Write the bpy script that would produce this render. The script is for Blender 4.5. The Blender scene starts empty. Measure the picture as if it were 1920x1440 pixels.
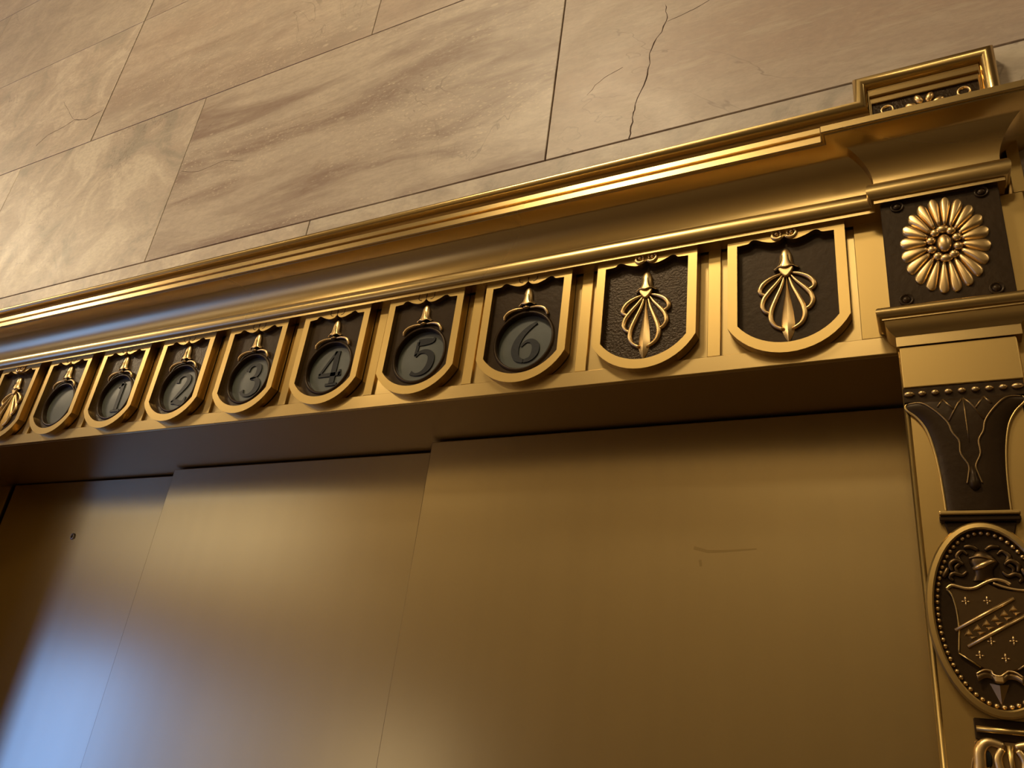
import bpy, bmesh, math, random
from mathutils import Vector, Matrix
from math import pi, sin, cos, radians

random.seed(7)
S = bpy.context.scene
COL = S.collection
Z0 = 2.15            # height of the plaque tops above the lobby floor (m)

# ------------------------------------------------------------------ camera
RM = ((0.8836265, 0.45304169, 0.11814159), (-0.09638583, 0.42295414, -0.90101031), (-0.4581637, 0.78476941, 0.41740028))
cam_data = bpy.data.cameras.new('camera')
cam_data.sensor_fit = 'HORIZONTAL'; cam_data.sensor_width = 36.0
cam_data.lens = 1450.0 / 1920.0 * 36.0
cam_data.clip_start = 0.02
cam = bpy.data.objects.new('camera', cam_data)
r, d, f = [Vector(v) for v in RM]
m3 = Matrix((r, -d, -f)).transposed()
cam.matrix_world = Matrix.Translation((1.26057688, -0.606371578, -0.452051185 + Z0)) @ m3.to_4x4()
COL.objects.link(cam)
S.camera = cam

# ------------------------------------------------------------------ world, exposure
S.view_settings.view_transform = 'Standard'
S.view_settings.look = 'None'
S.view_settings.gamma = 1.0
S.view_settings.use_curve_mapping = False
S.view_settings.exposure = 0.0
w = bpy.data.worlds.new('world'); S.world = w
w.use_nodes = True
w.node_tree.nodes['Background'].inputs[0].default_value = (0.55, 0.72, 1.0, 1)
w.node_tree.nodes['Background'].inputs[1].default_value = 0.3

LAMP_COL = (1.0, 0.79, 0.50)
LAMPS = [(0.30, -1.55, 62.0), (-3.4, -1.55, 105.0), (1.0, -2.7, 14.0), (-1.8, -2.7, 14.0), (3.4, -1.55, 20.0)]   # ceiling lamps of the lobby: x, y, strength
CEIL = 3.95

# ------------------------------------------------------------------ materials
MATS = {}
def new_mat(name):
    m = bpy.data.materials.new(name); m.use_nodes = True
    nt = m.node_tree
    b = nt.nodes['Principled BSDF']
    MATS[name] = m
    return m, nt, b
def N(nt, t, **kw):
    n = nt.nodes.new(t)
    for k, v in kw.items(): setattr(n, k, v)
    return n
def mixc(nt, fac, a, b, blend='MIX'):
    n = N(nt, 'ShaderNodeMix', data_type='RGBA', blend_type=blend)
    for i, v in ((0, fac), (6, a), (7, b)):
        if hasattr(v, 'is_linked'): nt.links.new(v, n.inputs[i])
        else: n.inputs[i].default_value = v if i == 0 else (*v, 1)
    return n.outputs[2]
def mth(nt, op, a, b=0.0, clamp=False):
    n = N(nt, 'ShaderNodeMath', operation=op, use_clamp=clamp)
    for i, v in ((0, a), (1, b)):
        if hasattr(v, 'is_linked'): nt.links.new(v, n.inputs[i])
        else: n.inputs[i].default_value = v
    return n.outputs[0]
def ramp(nt, v, a, b, lo=0.0, hi=1.0):
    n = N(nt, 'ShaderNodeMapRange'); n.clamp = True
    nt.links.new(v, n.inputs[0])
    for i, x in ((1, a), (2, b), (3, lo), (4, hi)): n.inputs[i].default_value = x
    return n.outputs[0]
def coords(nt, scale=(1, 1, 1), rot=(0, 0, 0), seed=None):
    tc = N(nt, 'ShaderNodeTexCoord'); mp = N(nt, 'ShaderNodeMapping')
    mp.inputs['Scale'].default_value = scale; mp.inputs['Rotation'].default_value = rot
    nt.links.new(tc.outputs['Object'], mp.inputs[0])
    if seed is not None: nt.links.new(seed, mp.inputs['Location'])
    return mp.outputs[0]
def noise(nt, vec, scale, detail=3.0, rough=0.5, dist=0.0):
    n = N(nt, 'ShaderNodeTexNoise'); nt.links.new(vec, n.inputs['Vector'])
    n.inputs['Scale'].default_value = scale; n.inputs['Detail'].default_value = detail
    n.inputs['Roughness'].default_value = rough; n.inputs['Distortion'].default_value = dist
    return n.outputs[0]
def bump(nt, b, h, strength, dist=0.001):
    n = N(nt, 'ShaderNodeBump'); n.inputs['Strength'].default_value = strength; n.inputs['Distance'].default_value = dist
    nt.links.new(h, n.inputs['Height']); nt.links.new(n.outputs[0], b.inputs['Normal'])

def metal(name, col, rough, var=0.12, brushed=None, bumpy=0.0, tarnish=None):
    m, nt, b = new_mat(name)
    b.inputs['Metallic'].default_value = 1.0
    v = coords(nt)
    blot = noise(nt, v, 2.2, 0.0, 0.4)
    dark = tuple(c * (1 - var * 2.0) for c in col)
    c = mixc(nt, ramp(nt, blot, 0.2, 0.8), dark if tarnish is None else tarnish, col)
    rr = ramp(nt, blot, 0.2, 0.8, rough + 0.03, rough - 0.03)
    if brushed:
        br = noise(nt, coords(nt, brushed), 1.0, 0.0, 0.4)
        c = mixc(nt, ramp(nt, br, 0.35, 0.65, 0.0, 0.10), c, tuple(x * 0.78 for x in col))
    elif bumpy:
        bump(nt, b, noise(nt, v, 260.0, 3.0, 0.6), bumpy, 0.001)
    nt.links.new(c, b.inputs['Base Color']); nt.links.new(rr, b.inputs['Roughness'])
    return m
GOLD = metal('satin_brass', (0.565, 0.390, 0.135), 0.35, 0.05)
MOULD = metal('brushed_brass_moulding', (0.61, 0.440, 0.180), 0.28, 0.05)
SOFM = metal('dark_brass_soffit', (0.40, 0.27, 0.11), 0.42, 0.06)  # darker, rougher brass than the mouldings
DOORM = metal('brushed_brass_door', (0.60, 0.465, 0.220), 0.25, 0.03, brushed=(55, 55, 0.9))
RELIEF = metal('rubbed_gold_relief', (0.86, 0.61, 0.27), 0.36, 0.10)
ANTIQ = metal('antique_bronze', (0.38, 0.25, 0.105), 0.40, 0.25, bumpy=0.08)
DRELIEF = metal('dark_bronze_relief', (0.150, 0.095, 0.042), 0.38, 0.2, bumpy=0.08)
def dark_paint(name, col, rough, hammered, scale=190.0):
    m, nt, b = new_mat(name)
    v = coords(nt)
    c = mixc(nt, ramp(nt, noise(nt, v, 30, 4), 0.35, 0.7), tuple(x * 0.7 for x in col), col)
    nt.links.new(c, b.inputs['Base Color'])
    b.inputs['Specular IOR Level'].default_value = 0.22; b.inputs['Specular Tint'].default_value = (1.0, 0.78, 0.52, 1)
    b.inputs['Roughness'].default_value = rough
    h = noise(nt, v, scale, 3.0, 0.55)
    bump(nt, b, h, hammered, 0.0012)
    return m
DARK = dark_paint('dark_bronze_lacquer', (0.033, 0.0185, 0.0075), 0.36, 0.18)
DARKH = dark_paint('hammered_dark_lacquer', (0.036, 0.021, 0.009), 0.30, 0.55, 420.0)
GROOVE = dark_paint('engraved_line', (0.035, 0.018, 0.007), 0.6, 0.0)
m, nt, b = new_mat('smoked_glass')
vv = coords(nt)
nt.links.new(mixc(nt, ramp(nt, noise(nt, vv, 60, 3), 0.3, 0.7), (0.080, 0.086, 0.068), (0.098, 0.105, 0.084)), b.inputs['Base Color'])
b.inputs['Roughness'].default_value = 0.33
GLASS = m
m, nt, b = new_mat('black_numeral')
b.inputs['Base Color'].default_value = (0.008, 0.008, 0.007, 1); b.inputs['Roughness'].default_value = 0.45; b.inputs['Specular IOR Level'].default_value = 0.3
bump(nt, b, noise(nt, coords(nt), 300, 2), 0.25, 0.0006)
NUM = m
m, nt, b = new_mat('brown_joint_grout')  # the grout's own dark brown, also used for the cracks
nt.links.new(mixc(nt, noise(nt, coords(nt), 40), (0.05, 0.028, 0.016), (0.085, 0.045, 0.025)), b.inputs['Base Color']); b.inputs['Roughness'].default_value = 0.9
GROUT = m

def marble():
    m, nt, b = new_mat('beige_fossil_marble')
    def attr(n): 
        a = N(nt, 'ShaderNodeAttribute', attribute_type='OBJECT', attribute_name=n); return a
    seed = attr('seed').outputs['Vector']
    streak = attr('streak').outputs['Fac']; pink = attr('pink').outputs['Fac']; mott = attr('mottle').outputs['Fac']; tone = attr('tone').outputs['Fac']
    tilt = (0, radians(9), 0)
    v = coords(nt, (1, 1, 1), tilt, seed)
    vs = coords(nt, (0.55, 1, 3.2), tilt, seed)
    st = noise(nt, vs, 4.2, 6.0, 0.62, 0.6)
    st2 = noise(nt, vs, 15.0, 5.0, 0.65, 0.3)
    cloud = noise(nt, v, 5.5, 7.0, 0.62, 1.2)
    col = mixc(nt, ramp(nt, cloud, 0.30, 0.70), (0.50, 0.420, 0.325), (0.645, 0.550, 0.425))
    # mauve brown bedding streaks
    band = mth(nt, 'MULTIPLY', ramp(nt, st, 0.45, 0.62), streak)
    col = mixc(nt, band, col, (0.285, 0.200, 0.150))
    col = mixc(nt, mth(nt, 'MULTIPLY', ramp(nt, st2, 0.50, 0.72, 0, 0.6), streak), col, (0.35, 0.27, 0.205))
    # pinkish tone
    col = mixc(nt, mth(nt, 'MULTIPLY', ramp(nt, noise(nt, vs, 2.6, 4), 0.25, 0.65), pink), col, (0.47, 0.335, 0.240))
    # pale mottles and grey green clouds
    mo = noise(nt, v, 9.0, 8.0, 0.66, 0.9)
    col = mixc(nt, mth(nt, 'MULTIPLY', ramp(nt, mo, 0.50, 0.60, 0, 0.85), mott), col, (0.78, 0.69, 0.53))
    col = mixc(nt, mth(nt, 'MULTIPLY', ramp(nt, mo, 0.47, 0.37, 0, 0.75), mott), col, (0.30, 0.275, 0.215))
    # shell fragments
    vp = coords(nt, (0.7, 1, 1.5), tilt, seed)
    vo = N(nt, 'ShaderNodeTexVoronoi'); vo.inputs['Scale'].default_value = 170.0
    nt.links.new(vp, vo.inputs['Vector'])
    vo3 = N(nt, 'ShaderNodeTexVoronoi'); vo3.inputs['Scale'].default_value = 330.0; nt.links.new(vp, vo3.inputs['Vector'])
    wob = noise(nt, vp, 240.0, 2.0)
    sp = ramp(nt, mth(nt, 'ADD', vo.outputs['Distance'], mth(nt, 'MULTIPLY', wob, 0.5)), 0.62, 0.42)
    sp = mth(nt, 'MAXIMUM', sp, mth(nt, 'MULTIPLY', ramp(nt, vo3.outputs['Distance'], 0.40, 0.20), ramp(nt, vo3.outputs['Color'], 0.45, 0.6, 0, 0.7)))
    spm = mth(nt, 'MULTIPLY', sp, ramp(nt, noise(nt, vs, 3.3, 5, 0.65), 0.47, 0.60))
    spm = mth(nt, 'MULTIPLY', spm, ramp(nt, vo.outputs['Color'], 0.35, 0.6))
    spm = mth(nt, 'MULTIPLY', spm, mth(nt, 'ADD', streak, 0.12, True))
    col = mixc(nt, mth(nt, 'MULTIPLY', spm, 0.80), col, (0.74, 0.64, 0.47))
    # a few larger shells
    vo2 = N(nt, 'ShaderNodeTexVoronoi'); vo2.inputs['Scale'].default_value = 26.0
    nt.links.new(vp, vo2.inputs['Vector'])
    sh = mth(nt, 'MULTIPLY', ramp(nt, vo2.outputs['Distance'], 0.13, 0.10), ramp(nt, vo2.outputs['Color'], 0.66, 0.70))
    col = mixc(nt, mth(nt, 'MULTIPLY', sh, 0.55), col, (0.66, 0.57, 0.43))
    # hair veins
    vn = noise(nt, v, 3.1, 5.0, 0.6, 1.0)
    ve = ramp(nt, mth(nt, 'ABSOLUTE', mth(nt, 'SUBTRACT', vn, 0.5)), 0.0035, 0.0008)
    ve = mth(nt, 'MULTIPLY', ve, ramp(nt, noise(nt, v, 5.0, 2), 0.56, 0.66))
    col = mixc(nt, mth(nt, 'MULTIPLY', ve, 0.45), col, (0.17, 0.12, 0.085))
    # fine crystalline grain
    gr = noise(nt, vp, 120.0, 4.0, 0.7)
    col = mixc(nt, ramp(nt, gr, 0.42, 0.66, 0.0, 0.35), col, (0.36, 0.285, 0.215))
    col = mixc(nt, ramp(nt, noise(nt, vs, 26.0, 6.0, 0.7), 0.52, 0.70, 0.0, 0.45), col, (0.64, 0.55, 0.41))
    # overall tone of the slab
    col = mixc(nt, 1.0, col, (1, 1, 1), 'MULTIPLY')
    mul = N(nt, 'ShaderNodeVectorMath', operation='SCALE'); nt.links.new(col, mul.inputs[0]); nt.links.new(tone, mul.inputs['Scale'])
    nt.links.new(mul.outputs[0], b.inputs['Base Color'])
    nt.links.new(ramp(nt, cloud, 0.3, 0.7, 0.52, 0.42), b.inputs['Roughness'])
    bump(nt, b, st2, 0.10, 0.001)
    return m
MARBLE = marble()
def plain(name, c1, c2, rough, scale=3.0):
    m, nt, b = new_mat(name)
    nt.links.new(mixc(nt, ramp(nt, noise(nt, coords(nt), scale, 6, 0.6, 0.5), 0.3, 0.7), c1, c2), b.inputs['Base Color'])
    b.inputs['Roughness'].default_value = rough
    return m
LOBBY = plain('lobby_marble', (0.25, 0.205, 0.145), (0.34, 0.285, 0.205), 0.55)
FLOORM = plain('lobby_floor_stone', (0.095, 0.072, 0.050), (0.14, 0.110, 0.078), 0.5)
CEILM = plain('lobby_ceiling_plaster', (0.30, 0.24, 0.16), (0.36, 0.29, 0.20), 0.8)
def emit(name, col, s):
    m, nt, b = new_mat(name)
    b.inputs['Base Color'].default_value = (0.8, 0.8, 0.8, 1)
    b.inputs['Emission Color'].default_value = (*col, 1); b.inputs['Emission Strength'].default_value = s
    return m

# ------------------------------------------------------------------ mesh helpers
def mesh_obj(name, verts, faces, mat, parent=None, smooth=False, loc=(0, 0, 0), bevel=0.0, recalc=True, seg=1):
    me = bpy.data.meshes.new(name)
    bm = bmesh.new()
    vs = [bm.verts.new(v) for v in verts]
    for fc in faces:
        try: bm.faces.new([vs[i] for i in fc])
        except ValueError: pass
    if recalc: bmesh.ops.recalc_face_normals(bm, faces=bm.faces)
    bm.to_mesh(me); bm.free()
    return link(name, me, mat, parent, smooth, loc, bevel, seg)
def link(name, me, mat, parent=None, smooth=False, loc=(0, 0, 0), bevel=0.0, seg=1):
    me.materials.append(mat)
    if smooth:
        for p in me.polygons: p.use_smooth = True
        if smooth == 'angle': me.set_sharp_from_angle(angle=radians(38))
    o = bpy.data.objects.new(name, me); COL.objects.link(o)
    o.location = loc; o.parent = parent
    if bevel:
        md = o.modifiers.new('soft_edges', 'BEVEL'); md.width = bevel; md.segments = seg; md.limit_method = 'ANGLE'; md.angle_limit = radians(35)
    return o
def share(src, name, parent, loc=(0, 0, 0), rot=(0, 0, 0), scale=(1, 1, 1)):
    o = src.copy(); o.name = name; COL.objects.link(o)
    o.parent = parent; o.location = loc; o.rotation_euler = rot; o.scale = scale
    return o
class Geo:
    def __init__(s): s.v = []; s.f = []
    def add(s, v, f):
        k = len(s.v); s.v += [tuple(p) for p in v]; s.f += [tuple(i + k for i in q) for q in f]; return s
    def box(s, x0, x1, y0, y1, z0, z1):
        v = [(x, y, z) for x in (x0, x1) for y in (y0, y1) for z in (z0, z1)]
        return s.add(v, [(0, 1, 3, 2), (4, 6, 7, 5), (0, 4, 5, 1), (2, 3, 7, 6), (0, 2, 6, 4), (1, 5, 7, 3)])
    def tube(s, pts, rad, n=8, sy=1.0, cap=True):
        pts = [Vector(p) for p in pts]
        if not hasattr(rad, '__len__'): rad = [rad] * len(pts)
        vs = []; fs = []
        up = Vector((0, -1, 0))
        for i, p in enumerate(pts):
            t = (pts[min(i + 1, len(pts) - 1)] - pts[max(i - 1, 0)])
            t = t.normalized() if t.length > 1e-9 else Vector((0, 0, 1))
            u = up if abs(t.dot(up)) < 0.95 else Vector((1, 0, 0))
            a = t.cross(u).normalized(); b2 = a.cross(t).normalized()
            for k in range(n):
                q = 2 * pi * k / n
                vs.append(p + a * (cos(q) * rad[i]) + b2 * (sin(q) * rad[i] * sy))
        for i in range(len(pts) - 1):
            for k in range(n):
                fs.append((i * n + k, i * n + (k + 1) % n, (i + 1) * n + (k + 1) % n, (i + 1) * n + k))
        if cap:
            fs.append(tuple(range(n))); fs.append(tuple((len(pts) - 1) * n + k for k in range(n)))
        return s.add(vs, fs)
    def ellipsoid(s, c, r, nu=12, nv=8):
        vs = [(c[0], c[1], c[2] + r[2])]; fs = []
        for j in range(1, nv):
            a = pi * j / nv
            for i in range(nu):
                q = 2 * pi * i / nu
                vs.append((c[0] + r[0] * sin(a) * cos(q), c[1] + r[1] * sin(a) * sin(q), c[2] + r[2] * cos(a)))
        vs.append((c[0], c[1], c[2] - r[2])); L = len(vs) - 1
        for i in range(nu):
            fs.append((0, 1 + i, 1 + (i + 1) % nu)); fs.append((L, L - nu + (i + 1) % nu, L - nu + i))
        for j in range(nv - 2):
            for i in range(nu):
                a = 1 + j * nu
                fs.append((a + i, a + (i + 1) % nu, a + nu + (i + 1) % nu, a + nu + i))
        return s.add(vs, fs)
    def ribbon(s, pts, wid, y0, y1):
        """flat stroke in the xz plane, given half widths, extruded from y0 (front) to y1"""
        P = [Vector((p[0], p[1])) for p in pts]
        if not hasattr(wid, '__len__'): wid = [wid] * len(P)
        vs = []; n = len(P)
        for i, p in enumerate(P):
            t = (P[min(i + 1, n - 1)] - P[max(i - 1, 0)]).normalized(); nn = Vector((-t.y, t.x)) * wid[i]
            for q in (p + nn, p - nn):
                vs.append((q.x, y0, q.y)); vs.append((q.x, y1, q.y))
        fs = []
        for i in range(n - 1):
            a = i * 4; c = a + 4
            fs += [(a, a + 2, c + 2, c), (a + 1, c + 1, c + 3, a + 3), (a, c, c + 1, a + 1), (a + 2, a + 3, c + 3, c + 2)]
        fs += [(0, 1, 3, 2), ((n - 1) * 4, (n - 1) * 4 + 2, (n - 1) * 4 + 3, (n - 1) * 4 + 1)]
        return s.add(vs, fs)
    def prism(s, outline, y0, y1):
        n = len(outline)
        vs = [(x, y0, z) for x, z in outline] + [(x, y1, z) for x, z in outline]
        fs = [tuple(range(n)), tuple(range(2 * n - 1, n - 1, -1))] + [(i, (i + 1) % n, n + (i + 1) % n, n + i) for i in range(n)]
        return s.add(vs, fs)
    def lathe(s, prof, c=(0, 0, 0), n=32, sx=1.0, sz=1.0):
        """revolve (radius, y) about the y axis through c"""
        vs = []; fs = []
        for rr, y in prof:
            for k in range(n):
                q = 2 * pi * k / n; vs.append((c[0] + rr * sx * cos(q), c[1] + y, c[2] + rr * sz * sin(q)))
        for i in range(len(prof) - 1):
            for k in range(n): fs.append((i * n + k, i * n + (k + 1) % n, (i + 1) * n + (k + 1) % n, (i + 1) * n + k))
        return s.add(vs, fs)
    def obj(s, name, mat, parent=None, smooth=False, loc=(0, 0, 0), bevel=0.0, seg=1):
        return mesh_obj(name, s.v, s.f, mat, parent, smooth, loc, bevel, True, seg)
def ring_prism(name, outer, inner, y0, y1, mat, parent, bevel=0.0, smooth=False):
    """plate with a hole: two closed outlines in xz, filled between, from y0 to y1"""
    bm = bmesh.new()
    es = []
    for loop in (outer, inner):
        vs = [bm.verts.new((x, y0, z)) for x, z in loop]
        es += [bm.edges.new((vs[i], vs[(i + 1) % len(vs)])) for i in range(len(vs))]
    bmesh.ops.triangle_fill(bm, use_beauty=True, use_dissolve=False, edges=es)
    g = bmesh.ops.extrude_face_region(bm, geom=list(bm.faces))
    bmesh.ops.translate(bm, verts=[e for e in g['geom'] if isinstance(e, bmesh.types.BMVert)], vec=(0, y1 - y0, 0))
    bmesh.ops.recalc_face_normals(bm, faces=bm.faces)
    me = bpy.data.meshes.new(name); bm.to_mesh(me); bm.free()
    return link(name, me, mat, parent, smooth, (0, 0, 0), bevel)
def smooth_curve(pts, n=6, closed=False):
    out = []; L = len(pts)
    rng = range(L if closed else L - 1)
    for i in rng:
        g = (lambda k: pts[k % L]) if closed else (lambda k: pts[max(0, min(L - 1, k))])
        p0, p1, p2, p3 = g(i - 1), g(i), g(i + 1), g(i + 2)
        for j in range(n):
            t = j / n
            out.append(tuple(0.5 * ((2 * p1[a]) + (-p0[a] + p2[a]) * t + (2 * p0[a] - 5 * p1[a] + 4 * p2[a] - p3[a]) * t * t + (-p0[a] + 3 * p1[a] - 3 * p2[a] + p3[a]) * t ** 3) for a in range(len(p1))))
    if not closed: out.append(tuple(pts[-1]))
    return out
def miter_sweep(path, prof, place):
    """path: 2D points, prof: (offset to the right of travel, second coordinate); place(p2d, h) -> 3D"""
    P = [Vector(p) for p in path]; n = len(P)
    dirs = [(P[i + 1] - P[i]).normalized() for i in range(n - 1)]
    nor = [Vector((t.y, -t.x)) for t in dirs]
    g = Geo(); k = len(prof); vs = []
    for i in range(n):
        a = nor[max(0, i - 1)]; b2 = nor[min(n - 2, i)]
        mvec = (a + b2) / (1 + a.dot(b2))
        for off, h in prof: vs.append(place(P[i] + mvec * off, h))
    fs = []
    for i in range(n - 1):
        for j in range(k):
            fs.append((i * k + j, i * k + (j + 1) % k, (i + 1) * k + (j + 1) % k, (i + 1) * k + j))
    fs += [tuple(range(k)), tuple((n - 1) * k + j for j in range(k))]
    return g.add(vs, fs)
def thing(name, label, cat, loc=(0, 0, 0), group=None):
    o = bpy.data.objects.new(name, None); COL.objects.link(o); o.empty_display_size = 0.02
    o.location = loc; o['label'] = label; o['category'] = cat
    if group: o['group'] = group
    return o
def tag(o, label, cat=None, kind=None, group=None):
    o['label'] = label
    if cat: o['category'] = cat
    if kind: o['kind'] = kind
    if group: o['group'] = group
    return o
O = (0, 0, Z0)       # origin used by everything mounted on the surround: z = 0 at the plaque tops

# ================================================================== THE SETTING
# -------- elevator wall: grout backing with individual marble slabs on it
WY = 0.02            # face of the marble
g = Geo()
g.box(-5.5, 5.5, WY + 0.006, WY + 0.30, 0.10, CEIL - Z0)
g.box(-5.5, -0.33, WY + 0.006, WY + 0.30, -Z0, 0.10)
g.box(1.3522, 5.5, WY + 0.006, WY + 0.30, -Z0, 0.10)
wall = g.obj('wall_back', GROUT, None, loc=O)
tag(wall, 'marble clad lobby wall around the elevator doorway', kind='structure')
def slab(x0, x1, z0, z1, tone=1.0, streak=0.5, pink=0.2, mottle=0.3, gap=0.0007, gl=None):
    gl = gap if gl is None else gl
    o = Geo().box(x0 + gl, x1 - gap, WY, WY + 0.0075, z0 + gap, z1 - gap).obj('marble_slab', MARBLE, wall, bevel=0.0006)
    o['tone'] = tone; o['streak'] = streak; o['pink'] = pink; o['mottle'] = mottle
    o['seed'] = (random.uniform(-20, 20), random.uniform(-20, 20), random.uniform(-20, 20))
    return o
J0, J1, J2, J3 = 0.1750, 0.5310, 0.8720, 1.2130
TOP = CEIL - Z0 - 0.002
# narrow border course right above the bronze
for x0, x1, t in ((-2.2, -1.1, 1.0), (-1.1, -0.30, 1.03), (-0.30, 0.5345, 1.05), (0.5345, 1.45, 0.88), (1.45, 2.6, 0.9)):
    slab(x0, x1, 0.105, J0, t, 0.15, 0.0, 0.75, 0.0008)
# courses
for x0, x1, t, st, pk, mo in ((-2.2, -1.05, 1.05, 0.3, 0.1, 0.7), (-1.05, -0.378, 1.05, 0.25, 0.1, 0.6), (-0.378, 0.1845, 1.0, 0.25, 0.15, 0.8), (0.1845, 0.8998, 0.98, 1.0, 0.15, 0.05), (0.8998, 1.62, 0.93, 0.35, 0.85, 0.1), (1.62, 2.6, 0.95, 0.5, 0.5, 0.2)):
    s_ = slab(x0, x1, J0, J1, t, st, pk, mo, 0.0009)
    if abs(x0 - 0.8998) < 1e-6: slab_pink = s_
    if abs(x0 - 0.1845) < 1e-6: slab_mid = s_
for x0, x1, t, st, pk, mo in ((-2.2, -0.85, 1.05, 0.2, 0.1, 0.7), (-0.85, -0.148, 1.06, 0.25, 0.15, 0.6), (-0.148, 0.5564, 1.02, 0.55, 0.35, 0.2), (0.5564, 1.26, 0.95, 0.5, 0.6, 0.15), (1.26, 2.6, 0.95, 0.4, 0.5, 0.2)):
    s_ = slab(x0, x1, J1, J2, t, st, pk, mo, 0.0006, 0.0044 if abs(x0 + 0.148) < 1e-6 else 0.0006)
    if abs(x0 + 0.85) < 1e-6: slab_cracked = s_
for x0, x1, t, st, pk, mo in ((-2.2, -0.86, 1.0, 0.2, 0.0, 0.4), (-0.86, -0.148, 0.98, 0.2, 0.1, 0.3), (-0.148, 0.56, 1.0, 0.4, 0.3, 0.3), (0.56, 1.3, 1.0, 0.5, 0.5, 0.2), (1.3, 2.6, 1.0, 0.5, 0.5, 0.2)):
    slab(x0, x1, J2, J3, t, st, pk, mo, 0.0007, 0.0044 if abs(x0 + 0.148) < 1e-6 else 0.0007)
for x0, x1 in ((-2.2, -0.35), (-0.35, 0.9), (0.9, 2.6)):
    slab(x0, x1, J3, TOP, 1.08, 0.2, 0.1, 0.3, 0.0016)
for x0, x1, z0, z1 in ((1.3540, 2.6, -0.9, 0.105), (1.3540, 2.6, -Z0 + 0.002, -0.9), (-2.2, -0.333, -0.9, 0.105), (-2.2, -0.333, -Z0 + 0.002, -0.9)):
    slab(x0, x1, z0, z1, 0.95, 0.4, 0.4, 0.3)
def crack(parent, pts, wid, n=5, jag=0.0016):
    out = []
    for i in range(len(pts) - 1):
        for k in range(n):
            t = k / n
            out.append((pts[i][0] * (1 - t) + pts[i + 1][0] * t + random.uniform(-jag, jag), pts[i][1] * (1 - t) + pts[i + 1][1] * t + random.uniform(-jag, jag) * 0.5))
    out.append(pts[-1])
    ws = [wid * random.uniform(0.35, 1.2) for _ in out]; ws[0] *= 0.3
    return Geo().ribbon(out, ws, WY - 0.0002, WY + 0.003).obj('crack', GROUT, parent)
crack(slab_pink, [(1.041, 0.3767), (1.042, 0.3469), (1.0252, 0.3095), (1.0212, 0.2679), (1.0105, 0.2261), (1.0083, 0.2065), (1.0043, 0.1761)], 0.0007)
crack(slab_pink, [(1.042, 0.3469), (1.075, 0.352), (1.12, 0.372), (1.16, 0.382)], 0.00028)
crack(slab_pink, [(0.945, 0.262), (0.965, 0.283), (0.99, 0.292)], 0.0002)
crack(slab_cracked, [(-0.152, 0.617), (-0.20, 0.607), (-0.25, 0.622), (-0.28, 0.612), (-0.33, 0.607), (-0.36, 0.585)], 0.0007)
crack(slab_cracked, [(-0.25, 0.622), (-0.30, 0.67), (-0.33, 0.70)], 0.0003)
crack(slab_mid, [(0.19, 0.36), (0.24, 0.345), (0.30, 0.352), (0.35, 0.335)], 0.00022)

# -------- the rest of the lobby (behind the photographer; it is what the bronze mirrors)
fl = Geo().box(-5.5, 5.5, -3.4, 0.40, -0.10, 0.0).obj('floor', FLOORM); tag(fl, 'dark polished stone lobby floor', kind='structure')
ce = Geo().box(-5.5, 5.5, -3.4, 0.40, CEIL, CEIL + 0.1).obj('ceiling', CEILM); tag(ce, 'cream plaster lobby ceiling', kind='structure')
YF = -3.2
OPEN = [(-5.40, -4.10, 0.02, 1.98), (-3.45, -2.60, 0.55, 1.82), (-2.20, -1.25, 0.55, 1.74)]      # glazed street openings
g = Geo(); xs = -5.5
FILL_TRANSOM = (-5.40, -2.60, 2.55, 3.35)      # added glowing transom, made up to lay neutral daylight on the left doors
for x0, x1, z0, z1 in OPEN:
    g.box(xs, x0, YF - 0.2, YF, 0.0, 2.5)
    g.box(x0, x1, YF - 0.2, YF, z1, 2.5)
    if z0 > 0.05: g.box(x0, x1, YF - 0.2, YF, 0.0, z0)
    xs = x1
g.box(xs, 5.5, YF - 0.2, YF, 0.0, 2.5)
g.box(-5.5, 5.5, YF - 0.2, YF, 2.5, FILL_TRANSOM[2]); g.box(-5.5, FILL_TRANSOM[0], YF - 0.2, YF, FILL_TRANSOM[2], FILL_TRANSOM[3]); g.box(FILL_TRANSOM[1], 5.5, YF - 0.2, YF, FILL_TRANSOM[2], FILL_TRANSOM[3]); g.box(-5.5, 5.5, YF - 0.2, YF, FILL_TRANSOM[3], CEIL)
wf = g.obj('wall_front', LOBBY); tag(wf, 'lobby wall opposite the elevator with street windows', kind='structure')
wl = Geo().box(-5.7, -5.5, -3.4, 0.32, 0.0, CEIL).obj('wall_left', LOBBY); tag(wl, 'end wall of the lobby beyond the street door', kind='structure')
wr = Geo().box(5.5, 5.7, -3.4, 0.32, 0.0, CEIL).obj('wall_right', LOBBY); tag(wr, 'far end wall of the lobby', kind='structure')
SKY = [emit('daylit_glass_a', (0.075, 0.235, 1.0), 7.0), emit('daylit_glass_b', (0.30, 0.42, 1.0), 1.0), emit('daylit_glass_c', (0.85, 0.80, 0.85), 0.8), emit('fill_glow_glass_d', (0.62, 0.70, 0.95), 0.7)]
for i, (x0, x1, z0, z1) in enumerate(OPEN + [FILL_TRANSOM]):
    fr = Geo()
    for a in ((x0, x0 + 0.06, z0, z1), (x1 - 0.06, x1, z0, z1), (x0 + 0.06, x1 - 0.06, z1 - 0.06, z1), (x0 + 0.06, x1 - 0.06, z0, z0 + 0.06)):
        fr.box(a[0], a[1], YF - 0.12, YF - 0.06, a[2], a[3])
    fo = fr.obj('window_%d' % (i + 1), GOLD); tag(fo, ['bronze framed glazed street door', 'bronze framed window beside the street door', 'bronze framed window farther from the street door', 'added glowing transom above the street door, fill light for the elevator doors'][i], kind='structure')
    Geo().box(x0 + 0.06, x1 - 0.06, YF - 0.095, YF - 0.085, z0 + 0.06, z1 - 0.06).obj('pane', SKY[i], fo)
LAMPM = emit('opal_lamp_glass', LAMP_COL, 1.0)
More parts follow.
